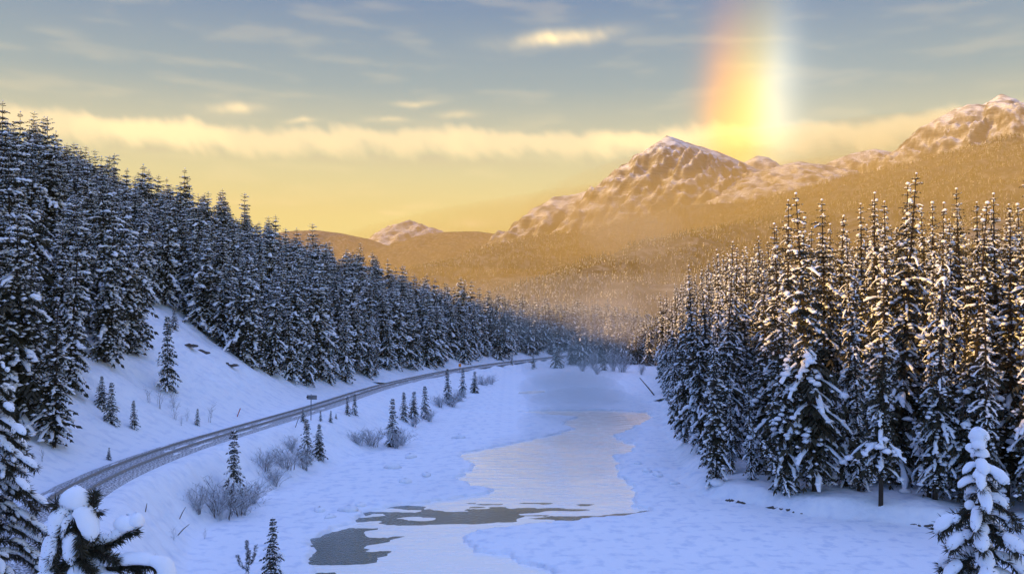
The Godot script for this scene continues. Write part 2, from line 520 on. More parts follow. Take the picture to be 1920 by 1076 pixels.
# ---------------------------------------------------------------- sky
func make_sky() -> PanoramaSkyMaterial:
	var w := 3072
	var h := 1536
	var px := PackedFloat32Array()
	px.resize(w * h * 3)
	var stops := [[-90.0, 0.20, 0.24, 0.33], [-0.1, 0.68, 0.60, 0.23], [3.0, 0.76, 0.68, 0.23], [6.0, 0.68, 0.65, 0.27], [8.5, 0.51, 0.55, 0.32], [11.0, 0.34, 0.43, 0.35], [14.0, 0.13, 0.28, 0.35], [19.0, 0.02, 0.16, 0.32], [32.0, 0.10, 0.26, 0.57], [55.0, 0.25, 0.38, 0.87], [90.0, 0.30, 0.43, 0.96]]
	var cl := FastNoiseLite.new()
	cl.seed = 5
	cl.frequency = 0.05
	cl.fractal_octaves = 4
	var top_row := int(h * (90.0 - 42.0) / 180.0)
	var low_row := h / 2
	for j in h:
		var el := 90.0 - (j + 0.5) / h * 180.0
		var k := 0
		while k < stops.size() - 2 and el > stops[k + 1][0]:
			k += 1
		var f: float = clampf((el - stops[k][0]) / (stops[k + 1][0] - stops[k][0]), 0.0, 1.0)
		var r0: float = lerpf(stops[k][1], stops[k + 1][1], f)
		var g0: float = lerpf(stops[k][2], stops[k + 1][2], f)
		var b0: float = lerpf(stops[k][3], stops[k + 1][3], f)
		var o := j * w * 3
		if j < top_row or j > low_row:
			for i in w:
				px[o] = r0
				px[o + 1] = g0
				px[o + 2] = b0
				o += 3
			continue
		for i in w:
			var az := (i + 0.5) / w * 360.0
			if az > 180.0:
				az -= 360.0
			var r := r0
			var g := g0
			var b := b0
			# high thin streaks
			var st := cl.get_noise_2d(az * 2.2 + el * 1.5, el * 13.0)
			var c := smoothstep(0.0, 0.6, st) * 0.09 * smoothstep(40.0, 25.0, el) * smoothstep(4.0, 9.0, el)
			# the long cloud bank
			var wob := 0.55 * cl.get_noise_2d(az * 2.0 + 300.0, 7.0)
			var dl := el - 10.75 - wob
			var fib := cl.get_noise_2d(az * 5.0 + dl * 4.0, el * 4.0 + 20.0) * 1.1 + 0.45 * cl.get_noise_2d(az * 22.0 + dl * 14.0, el * 12.0)
			var bank := smoothstep(-1.35 + 0.7 * fib, -0.1 + 0.6 * fib, dl) * smoothstep(0.95 + 0.5 * fib, 0.25 + 0.3 * fib, dl)
			bank *= 0.62 + 0.38 * smoothstep(-0.35, 0.25, cl.get_noise_2d(az * 1.6, 40.0))
			c = maxf(c, bank * 0.85)
			# low bars
			var bar := smoothstep(0.1, 0.5, cl.get_noise_2d(az * 1.8 + 77.0, el * 16.0)) * smoothstep(7.5, 6.0, el) * smoothstep(3.5, 5.0, el)
			c = maxf(c, bar * 0.35)
			# separate small clouds
			for q in [[3.0, 17.0, 5.4, 0.42, 0.7], [-17.2, 12.25, 2.6, 0.30, 0.7], [-13.2, 11.75, 1.5, 0.14, 0.55], [-8.0, 12.0, 2.0, 0.14, 0.55], [-6.0, 13.05, 2.2, 0.16, 0.4], [-3.2, 12.4, 2.2, 0.2, 0.35], [-1.9, 5.75, 3.4, 0.25, 0.5], [66.0, 15.0, 6.0, 0.5, 0.6], [-58.0, 16.0, 6.0, 0.5, 0.6], [130.0, 14.0, 8.0, 0.6, 0.6], [-140.0, 16.0, 8.0, 0.6, 0.6]]:
				var ax: float = (az - q[0]) / q[2]
				if absf(ax) < 1.3:
					var ay: float = (el - q[1] - 0.1 * q[2] * ax * 0.6 - 0.25 * cl.get_noise_2d(az * 5.0, 90.0)) / q[3]
					c = maxf(c, q[4] * exp(-ax * ax * 3.0 - ay * ay) * (0.8 + 0.7 * fib))
			r = lerpf(r, 1.05, c)
			g = lerpf(g, 0.84, c)
			b = lerpf(b, 0.48, c)
			# the sun dog: a pillar of ice-crystal light, red towards the sun, white away from it
			var sx := az - 15.2 - 0.006 * pow(el - 9.0, 2.0)
			if sx > -8.0 and sx < 16.0:
				var up := exp(-pow((el - 12.2) / 4.8, 2.0))
				var up2 := exp(-pow((el - 12.6) / 4.4, 2.0))
				var red := exp(-pow((sx + 2.2) / 1.3, 2.0))
				var yel := exp(-pow((sx + 0.5) / 1.5, 2.0))
				var wht := exp(-pow((sx - 0.9) / 1.25, 2.0)) + 0.42 * (smoothstep(-0.5, 2.5, sx) * exp(-maxf(sx, 0.0) / 3.0))
				var patch := 1.0 + 0.25 * cl.get_noise_2d(az * 3.0, el * 2.5)
				up *= patch
				up2 *= patch
				r += up * (0.52 * red + 0.58 * yel) + up2 * 0.28 * wht
				g += up * (0.08 * red + 0.36 * yel) + up2 * 0.28 * wht
				b += up * (-0.10 * red - 0.10 * yel) + up2 * 0.26 * wht
			px[o] = r
			px[o + 1] = g
			px[o + 2] = b
			o += 3
	var im := Image.create_from_data(w, h, false, Image.FORMAT_RGBF, px.to_byte_array())
	var m := PanoramaSkyMaterial.new()
	m.panorama = ImageTexture.create_from_image(im)
	return m

func mist(called: String, pos: Vector3, size: Vector3, density: float, col: Color, turn := 0.0) -> void:
	var f := FogVolume.new()
	f.name = numbered(called)
	f.shape = RenderingServer.FOG_VOLUME_SHAPE_ELLIPSOID
	f.size = size
	f.position = pos
	f.rotation.y = turn
	var m := FogMaterial.new()
	m.density = density
	m.albedo = col
	f.material = m
	tag(f, "", "", "", "stuff")
	add_child(f, true)

#SECTIONS
func _ready() -> void:
	# ------------------------------------------------ camera, sky, sun, exposure
	var cam := Camera3D.new()
	cam.name = "camera"
	cam.fov = 34.99
	cam.near = 0.2
	cam.far = 20000.0
	cam.position = Vector3(0, 15, 0)
	cam.rotation_degrees = Vector3(1.745, 0, 0)
	add_child(cam)
	cam.current = true
	var env := Environment.new()
	env.background_mode = Environment.BG_SKY
	env.sky = Sky.new()
	env.sky.sky_material = make_sky()
	env.tonemap_mode = Environment.TONE_MAPPER_LINEAR
	env.tonemap_exposure = 1.75
	env.fog_enabled = true
	env.fog_density = 0.0001
	env.fog_light_color = Color(1.0, 0.84, 0.56)
	env.volumetric_fog_enabled = true
	env.volumetric_fog_density = 0.0
	env.sdfgi_enabled = true
	env.ssao_enabled = true
	env.ssil_enabled = true
	var we := WorldEnvironment.new()
	we.name = "environment"
	we.environment = env
	add_child(we)
	var sun := DirectionalLight3D.new()
	sun.name = "sun"
	sun.light_energy = 1.6
	sun.light_color = Color(1.0, 0.77, 0.34)
	sun.light_angular_distance = 0.6
	sun.shadow_enabled = true
	add_child(sun)
	sun.look_at_from_position(Vector3.ZERO, -sun_dir(-106.0, 17.5))

	# ------------------------------------------------ noise, tables, materials
	noise.seed = 11
	noise.frequency = 0.05
	noise.fractal_octaves = 3
	rough.seed = 23
	rough.frequency = 0.1
	rough.fractal_octaves = 4
	tabulate("track_x", TRACK_X)
	tabulate("track_y", TRACK_Y)
	tabulate("bank_l", BANK_L)
	tabulate("bank_r", BANK_R)
	tabulate("crest", CREST)
	water_a = flat2(OPEN_WATER)
	water_b = flat2(UPPER_WATER)
	clearing = flat2(CLEARING)
	make_materials()
	build_ground()
	build_far()
	build_railway()
	build_forests()
	build_river_edge()
	build_foreground()
	build_mist()

func sun_dir(az: float, el: float) -> Vector3:
	var a := deg_to_rad(az)
	var e := deg_to_rad(el)
	return Vector3(sin(a) * cos(e), sin(e), -cos(a) * cos(e))

func make_materials() -> void:
	var m := plain("snow", lin(0.84, 0.88, 0.94), 0.7, 0.3)
	m.uv1_triplanar = true
	m.uv1_world_triplanar = true
	m.uv1_scale = Vector3.ONE * 0.11
	m.normal_enabled = true
	m.normal_texture = noise_tex(0.02, 1024, [], true, 5.0, FastNoiseLite.TYPE_SIMPLEX_SMOOTH, 3)
	m.normal_scale = 1.1
	m.albedo_texture = noise_tex(0.006, 1024, [[0.0, Color(0.86, 0.89, 0.94)], [0.45, Color(1, 1, 1)], [1.0, Color(1, 1, 1)]], false, 4.0, FastNoiseLite.TYPE_SIMPLEX_SMOOTH, 9)
	plain("tree_snow", lin(0.86, 0.89, 0.94), 0.8, 0.2)
	plain("needles", lin(0.060, 0.055, 0.036), 0.75, 0.25)
	plain("bark", lin(0.055, 0.042, 0.034), 0.9, 0.2)
	plain("twig", lin(0.15, 0.13, 0.12), 0.85, 0.2)
	plain("frost", lin(0.62, 0.66, 0.72), 0.8, 0.2)
	m = mats.tree_snow
	m.uv1_triplanar = true
	m.uv1_world_triplanar = true
	m.uv1_scale = Vector3.ONE * 0.5
	m.normal_enabled = true
	m.normal_texture = noise_tex(0.012, 512, [], true, 6.0, FastNoiseLite.TYPE_SIMPLEX_SMOOTH, 5)
	m.normal_scale = 0.6
	m = plain("water", lin(0.035, 0.055, 0.055), 0.08, 0.7)
	m.uv1_triplanar = true
	m.uv1_world_triplanar = true
	m.uv1_scale = Vector3(0.16, 0.16, 0.16)
	m.normal_enabled = true
	m.normal_texture = noise_tex(0.018, 1024, [], true, 6.0, FastNoiseLite.TYPE_SIMPLEX_SMOOTH, 31)
	m.normal_scale = 1.0
	m = plain("slush", lin(0.93, 0.93, 0.92), 0.30, 0.5)
	m.uv1_triplanar = true
	m.uv1_world_triplanar = true
	m.uv1_scale = Vector3(0.05, 0.05, 0.2)
	m.roughness_texture = noise_tex(0.01, 512, [[0.3, Color(0.45, 0.45, 0.45)], [0.7, Color(1, 1, 1)]], false, 4.0, FastNoiseLite.TYPE_SIMPLEX_SMOOTH, 44)
	m.normal_enabled = true
	m.normal_texture = noise_tex(0.02, 512, [], true, 3.0, FastNoiseLite.TYPE_SIMPLEX_SMOOTH, 45)
	m.normal_scale = 0.12
	m = plain("ballast", Color(1, 1, 1), 0.9, 0.2)
	m.uv1_triplanar = true
	m.uv1_world_triplanar = true
	m.uv1_scale = Vector3.ONE * 0.35
	m.albedo_texture = noise_tex(0.03, 512, [[0.2, lin(0.13, 0.13, 0.135)], [0.4, lin(0.27, 0.27, 0.28)], [0.52, lin(0.5, 0.51, 0.53)], [0.7, lin(0.76, 0.79, 0.84)]], false, 4.0, FastNoiseLite.TYPE_SIMPLEX_SMOOTH, 17)
	m.normal_enabled = true
	m.normal_texture = noise_tex(0.06, 512, [], true, 8.0, FastNoiseLite.TYPE_CELLULAR, 18)
	m = plain("steel", lin(0.42, 0.42, 0.43), 0.3, 0.5)
	m.metallic = 0.8
	plain("rail_rust", lin(0.34, 0.33, 0.33), 0.8, 0.3)
	plain("grey_metal", lin(0.20, 0.21, 0.23), 0.5, 0.5)
	plain("dark_metal", lin(0.03, 0.03, 0.035), 0.5, 0.5)
	plain("red_paint", lin(0.40, 0.06, 0.03), 0.6, 0.4)
	plain("orange_paint", lin(0.75, 0.22, 0.03), 0.6, 0.4)
	plain("earth", lin(0.11, 0.095, 0.085), 0.95, 0.1)
	m = plain("mountain_rock", Color.WHITE, 0.95, 0.1)
	m.uv1_triplanar = true
	m.uv1_world_triplanar = true
	m.uv1_scale = Vector3(0.0009, 0.0075, 0.0009)
	m.albedo_texture = noise_tex(0.012, 1024, [[0.36, lin(0.34, 0.34, 0.35)], [0.47, lin(0.75, 0.75, 0.75)], [0.56, lin(1, 1, 1)]], false, 4.0, FastNoiseLite.TYPE_SIMPLEX_SMOOTH, 71)
	m.vertex_color_use_as_albedo = true
	m = plain("forest_floor", lin(0.30, 0.29, 0.27), 0.95, 0.1)
	m.uv1_triplanar = true
	m.uv1_world_triplanar = true
	m.uv1_scale = Vector3.ONE * 0.0011
	m.albedo_texture = noise_tex(0.03, 1024, [[0.3, lin(0.22, 0.22, 0.20)], [0.55, lin(0.45, 0.44, 0.42)], [0.66, lin(0.9, 0.9, 0.9)], [0.8, lin(1, 1, 1)]], false, 4.0, FastNoiseLite.TYPE_SIMPLEX_SMOOTH, 61)

func build_ground() -> void:
	var fine := Rect2(-60, 34, 108, 126)
	tag(single("ground", field(fine.position.x, fine.end.x, fine.position.y, fine.end.y, 0.4, Rect2(), true).mesh(mats.snow)), "", "", "", "structure")
	tag(single("terrain", field(-300, 300, -56, 484, 4.0, Rect2(fine.position + Vector2(2, 2), fine.size - Vector2(4, 4))).mesh(mats.snow)), "", "", "", "structure")
	var s := Shape.new()
	for q in [[-3600, 470], [3600, 470], [3600, 8300], [-3600, 8300]]:
		s.point(Vector3(q[0], 0.9, -q[1]), Vector3.UP)
	s.face(0, 1, 2)
	s.face(0, 2, 3)
	tag(single("valley_ground", s.mesh(mats.snow)), "", "", "", "structure")
	var w := PlaneMesh.new()
	w.size = Vector2(60, 170)
	w.material = mats.water
	# new slush skinning the open water, parted by a dark lead where the current runs
	var sl := Shape.new()
	var nx := 91
	for b in 311:
		for a in nx:
			var x := -18.0 + a * 0.5
			var d := 43.0 + b * 0.5
			var lead := absf(d - 69.2 + 0.10 * x + 2.2 * noise.get_noise_2d(x * 2.0, 5.0)) - 2.0 - 5.0 * rough.get_noise_2d(x * 1.3, d * 4.0)
			var side := Vector2((x + 12.0) / 3.5, (d - 60.0) / 4.5).length() - 1.0 + 0.9 * rough.get_noise_2d(x * 1.5, d * 2.5)
			var thin := 1.5 + rough.get_noise_2d(x * 0.8, d * 1.6) * 1.5
			sl.point(Vector3(x, -0.225 + 0.03 * clampf(minf(minf(lead, side * 2.0), thin), -1.0, 1.0), -d), Vector3.UP)
	for b in 310:
		for a in nx - 1:
			var k := b * nx + a
			sl.face(k, k + 1, k + nx + 1)
			sl.face(k, k + nx + 1, k + nx)
	tag(single("river_slush", sl.mesh(mats.slush)), "", "", "", "structure")
	tag(single("river_water", w, Vector3(3, -0.22, -125)), "", "", "", "structure")

func build_far() -> void:
	var flank := [[FLANK, 0.34], [SPUR, 0.34], [SPUR_LOW, 0.30]]
	tag(single("hill", far_land(flank, -900, 2700, 700, 3300, 25.0, 1.0, 26.0, 0.035, false).mesh(mats.forest_floor)), "", "", "", "structure")
	for q in [["mountain", [[PEAK_BIG, 0.8]], -400, 2100, 3500, 5300, 10.0, 60.0], ["mountain", [[PEAK_RIGHT, 0.75]], 900, 3600, 3300, 5000, 11.0, 60.0], ["mountain", [[SHOULDER, 0.42], [PEAK_KNOB, 0.8]], 700, 2300, 3600, 5400, 13.0, 30.0], ["mountain", [[PEAK_LOW, 0.7]], 1400, 2700, 4500, 5700, 13.0, 40.0], ["mountain", [[PEAK_FAR, 0.55]], -2300, 600, 6600, 8300, 22.0, 40.0]]:
		tag(single(q[0], far_land(q[1], q[2], q[3], q[4], q[5], q[6], 1.0, q[7], 0.05, true).mesh(mats.mountain_rock)), "", "", "", "structure")
	for q in [[[[HILL_FAR, 0.4]], -3200, -200, 5400, 7400], [[[HILL_MID, 0.4]], -1900, 1200, 4600, 6800]]:
		tag(single("hill", far_land(q[0], q[1], q[2], q[3], q[4], 30.0, 1.0, 30.0, 0.03, false).mesh(mats.forest_floor)), "", "", "", "structure")
	# woods on the flank: nobody could count them
	var kinds := [far_tree(1), far_tree(2), far_tree(3)]
	var places := [[], [], []]
	var g := RandomNumberGenerator.new()
	g.seed = 77
	for row in 320:
		var d := 640.0 + 2350.0 * pow(row / 320.0, 1.25)
		var gap := 5.6 + (d - 640.0) * 0.0036
		var x := -0.30 * d - 120.0
		while x < 0.62 * d + 60.0:
			x += gap * g.randf_range(0.5, 1.5)
			var dd := d + g.randf_range(-6, 6)
			var y := far_height(flank, x, dd, 1.0, 26.0, 0.035) if dd > 700.0 else 0.9
			if noise.get_noise_2d(x * 0.10, dd * 0.10) < -0.26 + 0.2 * g.randf():
				continue
			var k := g.randf_range(0.5, 0.95)
			places[g.randi() % 3].append(Transform3D(Basis(Vector3.UP, g.randf() * TAU).scaled(Vector3(k * 1.1, k, k * 1.1)), Vector3(x, y - 0.3, -dd)))
	var woods := base("mountainside_forest", Vector3.ZERO)
	tag(woods, "golden sunlit conifer forest covering the far mountainside beyond the river", "forest", "", "stuff")
	for k in 3:
		scatter("trees", kinds[k], places[k], woods)
	print("far trees ", places[0].size() * 3)

func along(called_x: String, d: float, off: float, y: float) -> Vector3:   # a point beside the track, off metres to the right
	var s := (at(called_x, d + 1.0) - at(called_x, d - 1.0)) * 0.5
	var l := sqrt(1.0 + s * s)
	return Vector3(at(called_x, d) + off / l, at("track_y", d) + y, -d + off * s / l)

func ribbon(profile: Array, d0: float, d1: float, step: float) -> Shape:   # a profile [offset, height] swept along the track
	var s := Shape.new()
	for k in profile.size() - 1:
		var first := s.v.size()
		var rows := 0
		var d := d0
		while d <= d1:
			var a := along("track_x", d, profile[k][0], profile[k][1])
			var b := along("track_x", d, profile[k + 1][0], profile[k + 1][1])
			var e := along("track_x", d + 0.5, profile[k][0], profile[k][1]) - a
			var m := (b - a).cross(e).normalized()
			s.point(a, m)
			s.point(b, m)
			rows += 1
			d += step
		for r in rows - 1:
			s.face(first + r * 2, first + r * 2 + 1, first + r * 2 + 3)
			s.face(first + r * 2, first + r * 2 + 3, first + r * 2 + 2)
	return s

func build_railway() -> void:
	var o := base("railway_track", Vector3.ZERO)
	tag(o, "", "", "", "structure")
	part("ballast", ribbon([[-2.3, -0.14], [-1.5, 0.06], [1.5, 0.06], [2.1, -0.14]], 22, 300, 1.0).mesh(mats.ballast), o)
	for sg in [-1.0, 1.0]:
		var c: float = sg * 0.75
		var r := part("rail", ribbon([[c - 0.035, 0.10], [c - 0.035, 0.25]], 22, 300, 0.5).mesh(mats.rail_rust), o)
		part("rail_head", ribbon([[c - 0.04, 0.22], [c - 0.036, 0.262], [c + 0.036, 0.262], [c + 0.04, 0.22]], 22, 300, 0.5).mesh(mats.steel), r)
		part("rail_side", ribbon([[c + 0.035, 0.25], [c + 0.035, 0.10]], 22, 300, 0.5).mesh(mats.rail_rust), r)
	# packed snow left between and beside the rails
	var g := RandomNumberGenerator.new()
	g.seed = 4
	var s := Shape.new()
	for lane in [[0.0, 0.30], [-1.3, 0.2], [1.3, 0.2]]:
		var d := 24.0
		while d < 290.0:
			var l := g.randf_range(0.8, 4.5)
			if g.randf() < 0.35:
				var path := []
				var ws := []
				var hs := []
				for k in 5:
					path.append(along("track_x", d + l * k / 4.0, lane[0] + g.randf_range(-0.1, 0.1), 0.06))
					ws.append(lane[1] * (0.15 + 0.85 * sin(PI * (k + 0.3) / 4.6)) * g.randf_range(0.5, 1.1))
					hs.append(0.05 * (0.2 + sin(PI * (k + 0.3) / 4.6)))
				s.rings(path, ws, hs, 6, 0.3)
			d += l + g.randf_range(0.2, 2.0)
	part("snow_strip", s.mesh(mats.snow), o)

func build_forests() -> void:
	var habits := [[1.8, 0.72, 0.8, 1], [2.1, 0.6, 0.65, 2], [2.5, 0.7, 0.72, 1], [1.6, 0.75, 0.9, 2], [2.2, 0.5, 0.6, 2]]
	for k in 5:
		tree_kinds["laden%d" % k] = conifer(100 + k, 21.0, habits[k][0], 50, 6, habits[k][1], habits[k][3], habits[k][2], 8, 0.05 if k != 4 else 0.14, 0.62 + 0.06 * k)
	for k in 5:
		tree_kinds["dusted%d" % k] = conifer(200 + k, 15.0, 2.0 + 0.28 * k, 36, 6, 0.42 + 0.06 * (k % 3), 6, 0.55, 3, 0.05, 0.5 + 0.06 * k)
	for k in 3:
		tree_kinds["young%d" % k] = conifer(300 + k, 4.0, 0.78 + 0.1 * k, 34, 5, 0.4, 2, 0.55, 2, 0.02, 0.8)
	# ---- hillside
	var g := RandomNumberGenerator.new()
	g.seed = 9
	var spots := []
	var d := 20.0
	while d < 395.0:
		var x := -300.0
		while x < 60.0:
			x += 2.8
			var px := x + g.randf_range(-1.5, 1.5)
			var pd := d + g.randf_range(-1.5, 1.5)
			var pick := g.randf()
			var st := hill_side(px, pd)
			if st < 5.5 + 2.5 * noise.get_noise_2d(px * 3.0, pd * 3.0) or px > at("track_x", pd):
				continue
			if pd < 52.0 and st < 20.0:
				continue
			if sd_poly(Vector2(px, pd), clearing) < 1.0 or pick < 0.10:
				continue
			spots.append([px, pd, g.randf_range(0.55, 1.0) + 0.28 * pow(g.randf(), 3.0), g.randi() % 5, g.randf() * TAU])
		d += 2.8
	grow(spots, "dusted", 15.0, "conifer_tree", 175, "hillside_forest", "dense snow-dusted conifer forest covering the left hillside", [
		["snow-dusted conifer bordering the bare snow slope, number %s counted from the left", func(p): return sd_poly(Vector2(p.x, -p.z), clearing) < 4.5 and p.z < -56],
		["snow-dusted conifer in the forest edge beside the bare snow slope", func(p): return p.z > -128 and p.x > -75],
		["snow-dusted conifer lining the track beyond the bare slope, number %s from its near end", func(p): return hill_side(p.x, -p.z) < 20.0],
		["snow-dusted conifer high in the dense forest of the left hillside", func(_p): return true]], "conifers of the left hillside")
	# ---- the wood that closes the river's far end
	spots = []
	d = 262.0
	while d < 420.0:
		var x := 14.0
		while x < 0.42 * d:
			x += 3.2
			var px := x + g.randf_range(-1.4, 1.4)
			var pd := d + g.randf_range(-1.4, 1.4)
			if px < at("track_x", pd) + 7.0 or px > at("bank_r", pd) - 1.0 or pd < 262.0 + 16.0 * absf(sin(px * 0.16)) or g.randf() < 0.15:
				continue
			spots.append([px, pd, g.randf_range(0.55, 1.0), g.randi() % 5, g.randf() * TAU])
		d += 3.2
	grow(spots, "dusted", 15.0, "conifer_tree", 14, "valley_end_forest", "hazy conifer wood closing off the far end of the frozen river", [
		["pale misty conifer where the frozen river disappears, number %s from the left", func(_p): return true]], "misty conifers at the river's far end")
	# ---- right bank
	spots = []
	d = 58.0
	while d < 420.0:
		var x := 10.0
		while x < 0.62 * d + 22.0:
			x += 2.9
			var px := x + g.randf_range(-1.3, 1.3)
			var pd := d + g.randf_range(-1.3, 1.3)
			var pick := g.randf()
			var u := px - at("bank_r", pd)
			if u < 1.2 or pick < 0.12 or px > 0.6 * pd + 14.0:
				continue
			spots.append([px, pd, (g.randf_range(0.82, 1.16) if g.randf() < 0.75 else g.randf_range(0.4, 0.8)) * (0.85 if u < 4.0 and g.randf() < 0.4 else 1.0) * lerpf(0.76, 1.06, smoothstep(3.0, 17.0, px - 0.14 * pd)), g.randi() % 5, g.randf() * TAU])
		d += 2.9
	grow(spots, "laden", 21.0, "spruce_tree", 110, "riverside_forest", "dense snow-laden spruce forest on the right river bank", [
		["tall snow-laden spruce in the front row of the right bank, number %s from the bend", func(p): return p.x - at("bank_r", -p.z) < 4.5 and p.z > -105],
		["snow-laden spruce further upstream along the right bank", func(p): return p.z < -110],
		["tall snow-laden spruce inside the right bank forest with sunlit top", func(_p): return true]], "spruces of the right bank")

func grow(spots: Array, kind: String, tall: float, called: String, most: int, rest: String, rest_label: String, labels: Array, group: String) -> void:
	for s in spots:
		var p := ground(s[0], s[1])
		p.y -= 0.25
		s.append(p)
		var v := seen_at(p)
		var shown: bool = absf(v.x) < 0.575 and s[1] > 5.0
		s.append(s[1] if shown else s[1] + 1e4)
	spots.sort_custom(func(a, b): return a[6] < b[6])
	var places := [[], [], [], [], []]
	var front := []
	for k in spots.size():
		var s: Array = spots[k]
		var p: Vector3 = s[5]
		if k < most:
			var said := ""
			for l in labels:
				if l[1].call(p):
					said = l[0]
					break
			var o := plant_tree(tree_kinds["%s%d" % [kind, s[3]]], called, p, tall * s[2], s[4], said, group, Vector3(0.05 * sin(s[4] * 7.0), 0, 0.05 * sin(s[4] * 11.0)))
			if "%s" in said:
				front.append(o)
		else:
			places[s[3]].append(Transform3D(Basis.from_euler(Vector3(0.05 * sin(s[4] * 7.0), s[4], 0.05 * sin(s[4] * 11.0))).scaled(Vector3.ONE * s[2]), p))
	front.sort_custom(func(a, b): return seen_at(a.position).x < seen_at(b.position).x)
	var told := {}
	for o in front:
		var l: String = o.get_meta("label")
		told[l] = told.get(l, 0) + 1
		o.set_meta("label", l % in_words(told[l]))
	var o := base(rest, Vector3.ZERO)
	tag(o, rest_label, "forest", "", "stuff")
	for k in 5:
		scatter("trees", tree_kinds["%s%d" % [kind, k]].all, places[k], o)
	print(rest, " ", spots.size())

func shrub(sd: int, h: float, wide: float, stems: int) -> Dictionary:
	var g := RandomNumberGenerator.new()
	g.seed = sd
	var dark := Shape.new()
	var pale := Shape.new()
	for k in stems:
		var az := g.randf() * TAU
		var out := Vector3(cos(az), 0, sin(az))
		var p0 := out * g.randf() * wide * 0.25
		var spread := g.randf_range(0.15, 1.0) * wide * 0.8
		var tall := h * g.randf_range(0.55, 1.0) * (1.0 - 0.35 * spread / wide)
		var path := []
		for q in 5:
			var f := q / 4.0
			path.append(p0 + out * (spread * f * f) + Vector3(g.randf_range(-0.06, 0.06) * h * f, tall * f - 0.1, g.randf_range(-0.06, 0.06) * h * f))
		var into := pale if g.randf() < 0.6 else dark
		into.tube(path, [0.016, 0.013, 0.010, 0.007, 0.004], 3)
		for q in g.randi_range(5, 8):
			var f := g.randf_range(0.25, 0.95) * 4.0
			var a: Vector3 = path[int(f)].lerp(path[int(f) + 1], f - int(f))
			var dir := (out * g.randf_range(-0.3, 1.0) + Vector3(g.randf_range(-1, 1), g.randf_range(0.4, 1.3), g.randf_range(-1, 1))).normalized()
			var l := h * g.randf_range(0.12, 0.3)
			var b := a + dir * l
			(pale if g.randf() < 0.6 else dark).tube([a, (a + b) * 0.5 + Vector3(0, 0.02, 0) * l, b], [0.008, 0.006, 0.003], 3)
			for r in 3:
				var c := a.lerp(b, g.randf_range(0.3, 1.0))
				var e := c + (dir + Vector3(g.randf_range(-1, 1), g.randf_range(-0.2, 1), g.randf_range(-1, 1))).normalized() * l * g.randf_range(0.25, 0.5)
				(pale if g.randf() < 0.75 else dark).tube([c, e], [0.007, 0.003], 3)
	return {"stems": dark.mesh(mats.twig), "frost": pale.mesh(mats.frost), "h": h}

func plant_shrub(kind: Dictionary, x: float, d: float, tall: float, turn: float, label: String, called := "frosted_shrub", fat := 1.0) -> void:
	var o := base(called, ground(x, d) - Vector3(0, 0.05, 0), turn)
	var k: float = tall / kind.h
	o.scale = Vector3(k * fat, k, k * fat)
	part("stems", kind.stems, o)
	part("frosted_twigs", kind.frost, o)
	tag(o, label, "shrub", "frosted shrubs on the river bank and slope")

func in_words(k: int) -> String:
	var low := ["zero", "one", "two", "three", "four", "five", "six", "seven", "eight", "nine", "ten", "eleven", "twelve", "thirteen", "fourteen", "fifteen", "sixteen", "seventeen", "eighteen", "nineteen"]
	if k < 20:
		return low[k]
	return ["twenty", "thirty", "forty", "fifty", "sixty", "seventy", "eighty", "ninety"][k / 10 - 2] + ("-" + low[k % 10] if k % 10 else "")

